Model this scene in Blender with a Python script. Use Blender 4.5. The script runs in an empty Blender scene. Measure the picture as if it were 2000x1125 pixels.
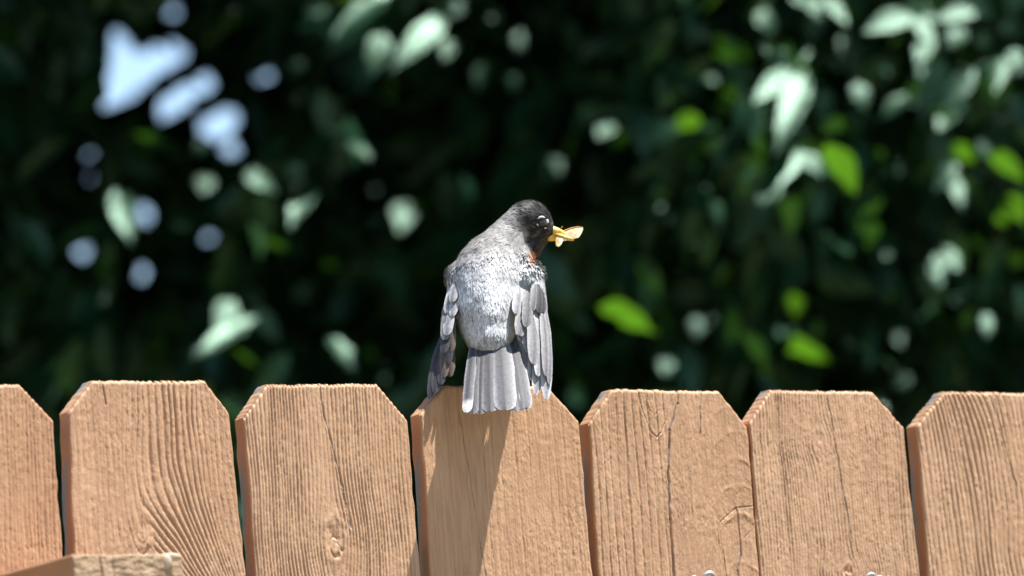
import bpy, bmesh, math, random
import numpy as np
from mathutils import Vector, Matrix

random.seed(7)
rng = np.random.default_rng(11)
scene = bpy.context.scene
col = scene.collection

# ------------------------------------------------------------------ camera
ZTOP = 1.83                                   # height of the fence top
YAW, PITCH, ROLL = math.radians(30), math.radians(7.5), math.radians(4.4)
DIST, LENS = 6.5, 305.0
REF = np.array([0.0, 0.007, ZTOP])            # top of the perch picket
FH = np.array([math.sin(YAW), math.cos(YAW), 0.0])
RH = np.array([math.cos(YAW), -math.sin(YAW), 0.0])
F = FH * math.cos(PITCH) + np.array([0, 0, math.sin(PITCH)])
U0 = np.cross(RH, F)
Rv = RH * math.cos(ROLL) - U0 * math.sin(ROLL)     # camera turned so that fence verticals lean
Uv = U0 * math.cos(ROLL) + RH * math.sin(ROLL)
Rv, Uv = (RH * math.cos(ROLL) + U0 * -math.sin(ROLL)), (U0 * math.cos(ROLL) + RH * math.sin(ROLL))
PXS = 36.0 / LENS / 2000.0
# the picket top is seen at (965, 752) of a 2000 x 1125 frame
_d = F + Rv * (965 - 1000) * PXS - Uv * (752 - 562.5) * PXS
CAM = REF - _d * DIST

def ray(px, py):
    return F + Rv * ((px - 1000) * PXS) - Uv * ((py - 562.5) * PXS)
def P(px, py, y):                             # point at fence-parallel plane y
    d = ray(px, py); return CAM + d * ((y - CAM[1]) / d[1])
def Q(px, py, d):                             # point d metres beyond the perch
    r = ray(px, py); return CAM + r * ((d - np.dot(CAM - REF, FH)) / np.dot(r, FH))
def proj(pts):
    v = np.asarray(pts) - CAM
    z = v @ F
    return np.stack([1000 + (v @ Rv) / z / PXS, 562.5 - (v @ Uv) / z / PXS], -1), z

cd = bpy.data.cameras.new("camera")
cam = bpy.data.objects.new("camera", cd); col.objects.link(cam)
cam.matrix_world = Matrix((( Rv[0], Uv[0], -F[0], CAM[0]), (Rv[1], Uv[1], -F[1], CAM[1]), (Rv[2], Uv[2], -F[2], CAM[2]), (0, 0, 0, 1)))
cd.sensor_width = 36.0; cd.lens = LENS
cd.clip_start = 0.1; cd.clip_end = 2000
cd.dof.use_dof = True; cd.dof.focus_distance = 6.47; cd.dof.aperture_fstop = 6.3
scene.camera = cam

# ------------------------------------------------------------------ light
SUN = np.array([0.30, -0.25, 1.0]); SUN /= np.linalg.norm(SUN)
elev = math.asin(SUN[2])
w = bpy.data.worlds.new("World"); scene.world = w; w.use_nodes = True
nt = w.node_tree; nt.nodes.clear()
sky = nt.nodes.new("ShaderNodeTexSky"); sky.sky_type = 'NISHITA'; sky.sun_disc = False
sky.sun_elevation = elev; sky.sun_rotation = math.atan2(SUN[0], SUN[1])
sky.altitude = 800; sky.ozone_density = 1.0; sky.dust_density = 0.15
bg = nt.nodes.new("ShaderNodeBackground"); bg.inputs[1].default_value = 0.092
wo = nt.nodes.new("ShaderNodeOutputWorld")
nt.links.new(sky.outputs[0], bg.inputs[0]); nt.links.new(bg.outputs[0], wo.inputs[0])
sl = bpy.data.lights.new("sun", 'SUN'); sl.energy = 5.0; sl.angle = math.radians(0.53); sl.color = (1.0, 0.965, 0.90)
so = bpy.data.objects.new("sun", sl); col.objects.link(so); so.location = (0, 0, 20)
so.rotation_euler = Vector(SUN).to_track_quat('Z', 'Y').to_euler()
vs = scene.view_settings
vs.view_transform = 'Standard'; vs.look = 'None'; vs.gamma = 1; vs.use_curve_mapping = False
vs.exposure = 1.34
scene.render.engine = 'CYCLES'
scene.cycles.use_denoising = True
scene.cycles.max_bounces = 8

# ------------------------------------------------------------------ helpers
def tag(o, label=None, cat=None, group=None, kind=None):
    for k, v in (("label", label), ("category", cat), ("group", group), ("kind", kind)):
        if v: o[k] = v
    return o
def empty(name, loc):
    o = bpy.data.objects.new(name, None); col.objects.link(o); o.location = Vector(loc); o.empty_display_size = 0.05
    return o
def mesh_data(name, verts, faces, mat, smooth=True, colors=None):
    verts = np.asarray(verts, dtype=np.float32).reshape(-1, 3)
    me = bpy.data.meshes.new(name)
    if isinstance(faces, np.ndarray):
        nf, k = faces.shape
        me.vertices.add(len(verts)); me.vertices.foreach_set("co", verts.ravel())
        me.loops.add(nf * k); me.loops.foreach_set("vertex_index", faces.astype(np.int32).ravel())
        me.polygons.add(nf); me.polygons.foreach_set("loop_start", np.arange(0, nf * k, k, dtype=np.int32))
        me.polygons.foreach_set("loop_total", np.full(nf, k, dtype=np.int32))
        me.update(calc_edges=True)
    else:
        me.from_pydata(verts.tolist(), [], [list(map(int, f)) for f in faces]); me.update()
    if colors is not None:
        a = me.color_attributes.new("Col", 'FLOAT_COLOR', 'POINT')
        c = np.ones((len(verts), 4), np.float32); c[:, :3] = np.asarray(colors, np.float32).reshape(-1, 3)
        a.data.foreach_set("color", c.ravel())
    if smooth: me.polygons.foreach_set("use_smooth", np.ones(len(me.polygons), bool))
    me.materials.append(mat)
    return me
def obj(name, me, parent=None):
    o = bpy.data.objects.new(name, me); col.objects.link(o)
    if parent is not None:
        bpy.context.view_layer.update()
        o.parent = parent; o.matrix_parent_inverse = parent.matrix_world.inverted()
    return o
def cat_mesh(parts):                           # join (verts, faces[, colors])
    V, Fc, C, n = [], [], [], 0
    for p in parts:
        V.append(np.asarray(p[0], float).reshape(-1, 3)); Fc += [[i + n for i in f] for f in p[1]]
        if len(p) > 2: C.append(np.asarray(p[2], float).reshape(-1, 3))
        n += len(V[-1])
    return np.concatenate(V), Fc, (np.concatenate(C) if C else None)
def tube(points, radii, seg=8, cap=True):
    pts = [np.asarray(p, float) for p in points]; V, Fc = [], []
    for i, p in enumerate(pts):
        t = pts[min(i + 1, len(pts) - 1)] - pts[max(i - 1, 0)]; t /= np.linalg.norm(t) + 1e-9
        a = np.cross(t, [0.13, 0.31, 0.94] if abs(t[2]) < 0.9 else [1, 0, 0]); a /= np.linalg.norm(a); b = np.cross(t, a)
        for k in range(seg):
            th = 2 * math.pi * k / seg
            V.append(p + radii[i] * (math.cos(th) * a + math.sin(th) * b))
    for i in range(len(pts) - 1):
        for k in range(seg):
            Fc.append([i * seg + k, i * seg + (k + 1) % seg, (i + 1) * seg + (k + 1) % seg, (i + 1) * seg + k])
    if cap:
        Fc.append(list(range(seg))[::-1]); Fc.append([(len(pts) - 1) * seg + k for k in range(seg)])
    return np.array(V), Fc
def ellipsoid(c, ax, n=12, m=8):               # ax: three axis vectors
    V, Fc = [], []
    for j in range(m + 1):
        ph = math.pi * j / m
        for i in range(n):
            th = 2 * math.pi * i / n
            V.append(c + ax[0] * math.sin(ph) * math.cos(th) + ax[1] * math.sin(ph) * math.sin(th) + ax[2] * math.cos(ph))
    for j in range(m):
        for i in range(n):
            Fc.append([j * n + i, (j + 1) * n + i, (j + 1) * n + (i + 1) % n, j * n + (i + 1) % n])
    return np.array(V), Fc
def fade(t): return t * t * (3 - 2 * t)
def vnoise(x, y, seed=0):                      # value noise on arrays, -1..1
    xi = np.floor(x).astype(np.int64); yi = np.floor(y).astype(np.int64); fx = fade(x - xi); fy = fade(y - yi)
    def h(a, b):
        n = (a * 374761393 + b * 668265263 + seed * 144665213) & 0x7fffffff
        n = ((n ^ (n >> 13)) * 1274126177) & 0x7fffffff
        return ((n ^ (n >> 16)) & 0xffff) / 32767.5 - 1
    return (h(xi, yi) * (1 - fx) + h(xi + 1, yi) * fx) * (1 - fy) + (h(xi, yi + 1) * (1 - fx) + h(xi + 1, yi + 1) * fx) * fy
def unit(v): v = np.asarray(v, float); return v / (np.linalg.norm(v) + 1e-12)

# ------------------------------------------------------------------ materials
class Mat:
    def __init__(s, name):
        s.m = bpy.data.materials.new(name); s.m.use_nodes = True; s.t = s.m.node_tree; s.t.nodes.clear()
        s.out = s.n("ShaderNodeOutputMaterial")
    def n(s, typ, **kw):
        nd = s.t.nodes.new(typ)
        for k, v in kw.items(): setattr(nd, k, v)
        return nd
    def l(s, a, b): s.t.links.new(a, b)
    def noise(s, scale, detail=3, stretch=None, coord="Object", rough=0.55):
        tc = s.n("ShaderNodeTexCoord"); mp = s.n("ShaderNodeMapping"); nz = s.n("ShaderNodeTexNoise")
        if stretch: mp.inputs["Scale"].default_value = stretch
        nz.inputs["Scale"].default_value = scale; nz.inputs["Detail"].default_value = detail; nz.inputs["Roughness"].default_value = rough
        s.l(tc.outputs[coord], mp.inputs[0]); s.l(mp.outputs[0], nz.inputs[0]); return nz.outputs[0]
    def ramp(s, fac, stops):
        r = s.n("ShaderNodeValToRGB"); e = r.color_ramp.elements
        while len(e) < len(stops): e.new(0.5)
        for i, (p, c) in enumerate(stops): e[i].position = p; e[i].color = (*c, 1)
        s.l(fac, r.inputs[0]); return r.outputs[0]
    def mix(s, fac, a, b, blend='MIX'):
        m = s.n("ShaderNodeMix", data_type='RGBA', blend_type=blend)
        for sock, v in ((m.inputs[0], fac), (m.inputs[6], a), (m.inputs[7], b)):
            if hasattr(v, "is_linked"): s.l(v, sock)
            elif isinstance(v, (int, float)): sock.default_value = v
            else: sock.default_value = (*v, 1)
        return m.outputs[2]
    def math(s, op, a, b=0.0):
        m = s.n("ShaderNodeMath", operation=op)
        for i, v in enumerate((a, b)):
            if hasattr(v, "is_linked"): s.l(v, m.inputs[i])
            else: m.inputs[i].default_value = v
        return m.outputs[0]
    def principled(s, color, rough=0.6, spec=0.5, bump=None, bstr=0.3, bdist=0.001, **kw):
        p = s.n("ShaderNodeBsdfPrincipled")
        if hasattr(color, "is_linked"): s.l(color, p.inputs["Base Color"])
        else: p.inputs["Base Color"].default_value = (*color, 1)
        if hasattr(rough, "is_linked"): s.l(rough, p.inputs["Roughness"])
        else: p.inputs["Roughness"].default_value = rough
        p.inputs["Specular IOR Level"].default_value = spec
        for k, v in kw.items(): p.inputs[k].default_value = v
        if bump is not None:
            b = s.n("ShaderNodeBump"); b.inputs["Strength"].default_value = bstr; b.inputs["Distance"].default_value = bdist
            s.l(bump, b.inputs["Height"]); s.l(b.outputs[0], p.inputs["Normal"])
        return p
    def done(s, shader): s.l(shader.outputs[0], s.out.inputs[0]); return s.m

def mat_paint():
    m = Mat("fence_paint")
    c1 = m.ramp(m.noise(9, 4), [(0.3, (0.41, 0.238, 0.138)), (0.55, (0.455, 0.275, 0.165)), (0.8, (0.49, 0.302, 0.186))])
    streak = m.noise(60, 4, (1, 1, 0.05))
    c2 = m.mix(m.math('MULTIPLY', m.ramp(streak, [(0.35, (1, 1, 1)), (0.6, (0, 0, 0))]), 0.35), c1, (0.30, 0.165, 0.095))
    oi = m.n("ShaderNodeObjectInfo")
    tone = m.ramp(oi.outputs["Random"], [(0.0, (0.90, 0.86, 0.82)), (0.35, (1.0, 1.0, 1.0)), (0.7, (1.05, 1.08, 1.1)), (1.0, (0.97, 0.93, 0.88))])
    c2 = m.mix(1.0, c2, tone, 'MULTIPLY')
    fine = m.ramp(m.noise(420, 4, (1, 1, 0.06)), [(0.3, (0.80, 0.78, 0.75)), (0.6, (1.06, 1.06, 1.06))]); c2 = m.mix(1.0, c2, fine, 'MULTIPLY')
    stain = m.ramp(m.noise(22, 5, (1, 1, 0.35)), [(0.60, (0, 0, 0)), (0.74, (1, 1, 1))]); c2 = m.mix(m.math('MULTIPLY', stain, 0.5), c2, (0.27, 0.135, 0.075))
    at = m.n("ShaderNodeAttribute"); at.attribute_name = "Col"; spc = m.n("ShaderNodeSeparateColor"); m.l(at.outputs["Color"], spc.inputs[0])
    c2 = m.mix(spc.outputs[0], c2, (0.15, 0.135, 0.135))
    # raw grey wood where the paint missed, on the inner half of the edges
    tc = m.n("ShaderNodeTexCoord"); sp = m.n("ShaderNodeSeparateXYZ"); m.l(tc.outputs["Object"], sp.inputs[0])
    deep = m.ramp(sp.outputs[1], [(0.006, (0, 0, 0)), (0.009, (1, 1, 1))])
    patch = m.ramp(m.noise(45, 3, (1, 1, 0.25)), [(0.5, (0, 0, 0)), (0.56, (1, 1, 1))])
    raw = m.math('MULTIPLY', deep, patch)
    # the sawn edges get a deeper orange, with shade and warm bounce painted in
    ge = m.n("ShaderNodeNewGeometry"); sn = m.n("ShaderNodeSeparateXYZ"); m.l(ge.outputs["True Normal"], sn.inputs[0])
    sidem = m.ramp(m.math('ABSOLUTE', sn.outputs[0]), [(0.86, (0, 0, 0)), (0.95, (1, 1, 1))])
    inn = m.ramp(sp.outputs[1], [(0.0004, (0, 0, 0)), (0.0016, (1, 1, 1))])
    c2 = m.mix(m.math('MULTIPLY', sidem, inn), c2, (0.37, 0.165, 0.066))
    c3 = m.mix(raw, c2, (0.20, 0.19, 0.18))
    bump = m.noise(900, 3, (1, 1, 0.6))
    return m.done(m.principled(c3, 0.62, 0.35, bump, 0.35, 0.0006))
def mat_crack():
    return None
def mat_post():
    m = Mat("weathered_post")
    paint = m.ramp(m.noise(14, 4), [(0.3, (0.36, 0.19, 0.10)), (0.7, (0.44, 0.25, 0.14))])
    grey = m.ramp(m.noise(90, 5, (1, 1, 0.4)), [(0.25, (0.20, 0.125, 0.075)), (0.5, (0.36, 0.245, 0.155)), (0.75, (0.43, 0.305, 0.20))])
    g = m.n("ShaderNodeNewGeometry"); sp = m.n("ShaderNodeSeparateXYZ"); m.l(g.outputs["True Normal"], sp.inputs[0])
    fr = m.ramp(m.math('MULTIPLY', sp.outputs[1], -1.0), [(0.3, (0, 0, 0)), (0.5, (1, 1, 1))])
    c = m.mix(fr, paint, grey)
    return m.done(m.principled(c, 0.75, 0.25, m.noise(500, 4), 0.5, 0.001))
def mat_simple(name, color, rough=0.6, spec=0.5, noise=None, var=0.25, **kw):
    m = Mat(name)
    c = color
    if noise:
        lo = tuple(x * (1 - var) for x in color); hi = tuple(x * (1 + var) for x in color)
        c = m.ramp(m.noise(noise, 3), [(0.3, lo), (0.7, hi)])
    return m.done(m.principled(c, rough, spec, **kw))
def mat_plumage():
    m = Mat("plumage")
    a = m.n("ShaderNodeAttribute"); a.attribute_name = "Col"
    n1 = m.noise(420, 3)
    v = m.ramp(n1, [(0.3, (0.72, 0.72, 0.72)), (0.7, (1.18, 1.18, 1.18))])
    c = m.mix(1.0, a.outputs["Color"], v, 'MULTIPLY')
    return m.done(m.principled(c, 0.55, 0.22, m.noise(1400, 2), 0.4, 0.0005, **{"Sheen Weight": 0.05}))
def mat_leaf(name="leaf", trans=0.18, backlit=False):
    m = Mat(name)
    a = m.n("ShaderNodeAttribute"); a.attribute_name = "Col"
    info = m.n("ShaderNodeObjectInfo")
    geo = m.n("ShaderNodeNewGeometry")
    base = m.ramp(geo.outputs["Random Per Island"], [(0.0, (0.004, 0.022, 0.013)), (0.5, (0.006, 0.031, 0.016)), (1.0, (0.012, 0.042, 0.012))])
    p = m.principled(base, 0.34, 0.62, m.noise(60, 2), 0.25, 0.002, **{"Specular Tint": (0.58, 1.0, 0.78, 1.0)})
    tr = m.n("ShaderNodeBsdfTranslucent"); tcol = m.ramp(geo.outputs["Random Per Island"], [(0.0, (0.08, 0.27, 0.010)), (1.0, (0.15, 0.36, 0.014))] if backlit else [(0.0, (0.03, 0.11, 0.008)), (0.8, (0.06, 0.18, 0.010)), (1.0, (0.12, 0.28, 0.014))]); m.l(tcol, tr.inputs[0])
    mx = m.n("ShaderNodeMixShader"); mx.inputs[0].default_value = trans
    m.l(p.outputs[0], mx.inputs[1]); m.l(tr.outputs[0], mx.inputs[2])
    return m.done(mx)
def mat_bark():
    m = Mat("bark")
    c = m.ramp(m.noise(30, 5, (1, 1, 0.25)), [(0.3, (0.025, 0.018, 0.013)), (0.7, (0.085, 0.065, 0.05))])
    return m.done(m.principled(c, 0.9, 0.2, m.noise(60, 4, (1, 1, 0.2)), 0.8, 0.01))
def mat_ground():
    m = Mat("lawn")
    c = m.ramp(m.noise(1.3, 6), [(0.3, (0.12, 0.11, 0.05)), (0.55, (0.20, 0.165, 0.085)), (0.8, (0.27, 0.21, 0.13))])
    return m.done(m.principled(c, 0.95, 0.1, m.noise(40, 4), 0.6, 0.03))
BACKLIT = mat_leaf("backlit_leaf", 0.34, True)  # brighter copy of the leaf material, the glow of sun-through leaves put into colour
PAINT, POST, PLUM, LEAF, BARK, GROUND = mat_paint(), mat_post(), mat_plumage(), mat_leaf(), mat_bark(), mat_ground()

# ------------------------------------------------------------------ ground
g = 1500.0
gx = np.array([-g, -60, -8, 8, 60, g]); V = [(x, y, 0) for y in gx for x in gx]
Fc = [[j * 6 + i, j * 6 + i + 1, (j + 1) * 6 + i + 1, (j + 1) * 6 + i] for j in range(5) for i in range(5)]
tag(obj("ground", mesh_data("ground", V, Fc, GROUND, False)), kind="structure")

# ------------------------------------------------------------------ fence
# front-face corners of each board as they stand: bottom-left, left shoulder, top-left, top-right, right shoulder, bottom-right
BOARDS = [
    [(-197, 1125), (-216, 812), (-168, 747), (38, 750), (104, 819), (127, 1125)],
    [(147, 1125), (134, 803), (181, 743), (400, 742), (447, 804), (481, 1125)],
    [(501, 1125), (478, 815), (522, 750), (737, 749), (796, 819), (822, 1125)],
    [(841, 1125), (822, 809), (868, 752), (1071, 754), (1131, 821), (1158, 1125)],
    [(1170, 1125), (1152, 825), (1196, 759), (1406, 763), (1460, 832), (1484, 1125)],
    [(1487, 1125), (1464, 824), (1505, 761), (1705, 763), (1765, 833), (1798, 1125)],
    [(1815, 1125), (1791, 831), (1845, 764), (2045, 767), (2098, 834), (2122, 1125)],
]
THICK = 0.0155
GAPMM = 0.0125
def corners(b): return np.array([P(x, y, 0.0) for x, y in b])[:, [0, 2]] * 1000.0      # mm, (x, z)
polys = [corners(b) for b in BOARDS]
def shifted(p, dx, dz): q = p.copy(); q[:, 0] += dx; q[:, 1] += dz; return q
pitch = (polys[5][0, 0] - polys[1][0, 0]) / 4
polys = [shifted(polys[2], -3 * pitch, 2)] + polys + [shifted(polys[1], 6 * pitch, -2), shifted(polys[4], 4 * pitch, 1)]

def ring_table(r, smin, smax, dmin, dmax, sharp):
    """a random profile of growth rings: pale ridges parted by narrow grooves"""
    xs = np.arange(-120, 320, 0.1); h = np.zeros_like(xs); x = -120.0
    while x < 320:
        s = r.uniform(smin, smax); d = r.uniform(dmin, dmax); wd = s * sharp
        m = (xs >= x) & (xs < x + s); t = (xs[m] - x) / s
        h[m] = -d * np.exp(-((t - 0.5) / (sharp)) ** 2 * 2.0)
        x += s
    return xs, h

def seg_dist(u, v, a, b):
    ax, ay = a; bx, by = b; dx, dy = bx - ax, by - ay
    t = np.clip(((u - ax) * dx + (v - ay) * dy) / (dx * dx + dy * dy + 1e-9), 0, 1)
    return np.hypot(u - ax - t * dx, v - ay - t * dy), t

def board_height(k, u, v, W):
    """relief of board k in mm; u across from its left edge, v down from its top"""
    r = np.random.default_rng(100 + k)
    S = k * 17
    ph = u + 1.6 * vnoise(u / 22, v / 70, S) + 0.5 * vnoise(u / 7, v / 25, S + 1)
    knots, cracks, amp = [], [], np.ones_like(u)
    sp = (2.2, 3.6, 0.15, 0.55, 0.22)
    if k == 2:                                  # wide wavy rings that sweep to the right lower down
        sweep = np.clip(v / 140, 0, 1.3)
        ph = u - 34 * sweep ** 4 * np.exp(-((u - 92) / 48) ** 2) + 8 * np.exp(-((v - 75) / 50) ** 2) * np.exp(-((u - 55) / 25) ** 2)
        ph = ph + 1.3 * vnoise(u / 18, v / 30, S)
        sp = (3.6, 6.5, 0.5, 1.05, 0.26)
        amp = 0.22 + 1.0 * np.exp(-((u - 82 - 10 * sweep) / 26) ** 2)
        knots = [(60, 122, 9, 16, -0.5)]
        cracks = [([(31, 0), (33, 18)], 0.5, 1.2), ([(57, 100), (56, 118)], 0.35, 0.8)]
    elif k == 3:
        sp = (2.3, 3.6, 0.45, 0.8, 0.26)
        knots = [(69, 116, 9, 17, 0.9)]
        amp = 1.0 - 0.75 * np.exp(-((u - 62 - v * 0.02) / 7) ** 2) - 0.45 * np.clip((u - 95) / 40, 0, 1)
        cracks = [([(66, 0), (68, 24), (73, 45), (80, 80), (84, 108)], 0.5, 1.3)]
    elif k == 4:
        sp = (4.5, 9.0, 0.08, 0.35, 0.18)
        amp = 0.7 + 0 * u
        cracks = [([(34, 20), (38, 60), (42, 100), (48, 160)], 0.35, 0.9), ([(50, 0), (52, 60), (55, 150)], 0.3, 0.6), ([(24, 0), (25, 22)], 0.3, 0.7)]
    elif k == 5:
        arch = ((u - 126) ** 2 / 28 - v) * 0.36 + 200 + 0.8 * vnoise(u / 9, v / 9, S + 2)
        m = 1 / (1 + np.exp(-(u - (66 + 12 * np.clip(1 - v / 50, 0, 1))) / 3.0))
        ph = np.where(m > 0.5, arch, ph)
        sp = (5.5, 8.5, 0.35, 0.75, 0.14)
        amp = (1 - m) - m * 0.5 * (0.7 + 0.4 * vnoise(u / 15, v / 20, S + 9))
        amp = amp * (1 - np.exp(-((m - 0.5) / 0.3) ** 2))
        cracks = [([(80, 0), (79, 12), (70, 32), (66, 60), (64, 100), (64, 160)], 0.7, 2.2), ([(101, 0), (99, 14), (97, 35)], 0.45, 1.2),
                  ([(124, 92), (125, 112), (125, 128), (121, 140), (122, 155)], 0.5, 1.4), ([(108, 103), (116, 97), (124, 92), (139, 91)], 0.4, 0.9),
                  ([(109, 125), (111, 150)], 0.35, 0.7), ([(105, 108), (106, 122)], 0.35, 0.8), ([(128, 116), (135, 110)], 0.35, 0.7),
                  ([(44, 0), (46.5, 14), (50, 26), (54, 34), (58, 37.5), (62, 34), (66, 27), (71, 16), (75, 5)], 0.5, 0.8), ([(49, 0), (51, 10), (54, 17), (58, 20.5), (62, 17), (65, 10), (67, 0)], 0.45, 0.7)]
    elif k == 6:
        sp = (2.2, 3.4, 0.2, 0.6, 0.25)
        knots = [(62, 40, 6, 9, 0.28), (78, 141, 5, 7, 0.6)]
        amp = 0.75 + 0.35 * vnoise(u / 30, v / 90, S + 3)
        cracks = [([(71, 0), (74, 20), (79, 70), (83, 110), (84, 160)], 0.42, 1.1), ([(25, 0), (27, 45), (29, 70)], 0.35, 0.9), ([(47, 0), (45, 36)], 0.35, 0.8)]
    elif k == 7:
        ph = u - 10 * np.clip(v / 150, 0, 1) ** 0.8 + 9 * np.exp(-v / 22.0) * np.exp(-((u - 45) / 35) ** 2) + 1.0 * vnoise(u / 20, v / 45, S)
        sp = (3.4, 5.2, 0.5, 0.95, 0.22)
        amp = 0.35 + 0.75 * np.exp(-((u - 38) / 34) ** 2)
        knots = [(92, 128, 10, 15, 0.4)]
        cracks = [([(70, 0), (76, 40), (84, 75)], 0.5, 1.3)]
    elif k == 1:
        sp = (2.6, 5.0, 0.2, 0.55, 0.25); amp = 0.9 + 0 * u
        ph = ph + 5 * np.clip(v / 150, 0, 1)
    for (ku, kv, ru, rv_, dep) in knots:
        ph = ph + 9 * np.tanh((u - ku) / 6) * -1 * np.exp(-((v - kv) / (rv_ * 1.7)) ** 2) * np.exp(-np.abs(u - ku) / 24)
    xs, tab = ring_table(r, *sp)
    h = np.interp(ph, xs, tab) * amp * 1.75 * (0.8 + 0.4 * vnoise(u / 9, v / 28, S + 5))
    # torn earlywood, thick lumpy paint
    h += (0.12 if k == 3 else 0.22) * vnoise(u / 1.0, v / 2.2, S + 6) * (0.5 + 0.5 * vnoise(u / 18, v / 24, S + 8)) + 0.10 * vnoise(u / 0.7, v / 1.0, S + 16)
    h += 0.14 * vnoise(u / 0.9, v / 7, S + 7)
    h += 0.13 * vnoise(u / 3.2, v / 4.2, S + 10) + 0.25 * vnoise(u / 28, v / 60, S + 11)
    if k == 3: h = np.interp(ph, xs, tab) * amp * 0.35 + h * 0.85
    for (ku, kv, ru, rv_, dep) in knots:
        nu = 1.6 * vnoise(u / 4, v / 5, S + 21); nv = 2.2 * vnoise(u / 4, v / 5, S + 22)
        q = np.hypot((u + nu - ku) / ru, (v + nv - kv) / rv_)
        h += dep * (np.exp(-((q - 0.95) / 0.30) ** 2) * 0.6 - np.exp(-(q / 0.55) ** 2) * 1.0 + 0.4 * vnoise(u / 2.0, v / 3.0, S + 12) * np.exp(-q ** 2))
        q2 = np.hypot((u + nu - ku - 0.5) / (ru * 0.45), (v + nv - kv - rv_ * 0.35) / (rv_ * 0.33))
        h += dep * 1.3 * (1 / (1 + np.exp((q2 - 1) * 9))) - dep * 1.5 * np.exp(-((q2 - 1.12) / 0.16) ** 2) * (0.55 + 0.45 * vnoise(u / 2.5, v / 2.5, S + 23))
    cm = np.zeros_like(u)
    for pts, wd, dep in cracks:
        for a, b in zip(pts[:-1], pts[1:]):
            d, t = seg_dist(u + 0.5 * vnoise(v / 6, v * 0 + k, S + 13), v, a, b)
            h -= dep * np.exp(-(d / wd) ** 2) * (0.75 + 0.35 * vnoise(v / 5, v * 0, S + 14))
            if dep >= 0.9: cm = np.maximum(cm, np.exp(-(d / (wd * 0.9)) ** 2) * np.clip(0.55 + 0.9 * vnoise(v / 9, v * 0, S + 15), 0, 1))
            h += 0.15 * np.exp(-((d - wd * 2.4) / (wd * 1.2)) ** 2)
    return h, cm

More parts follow.
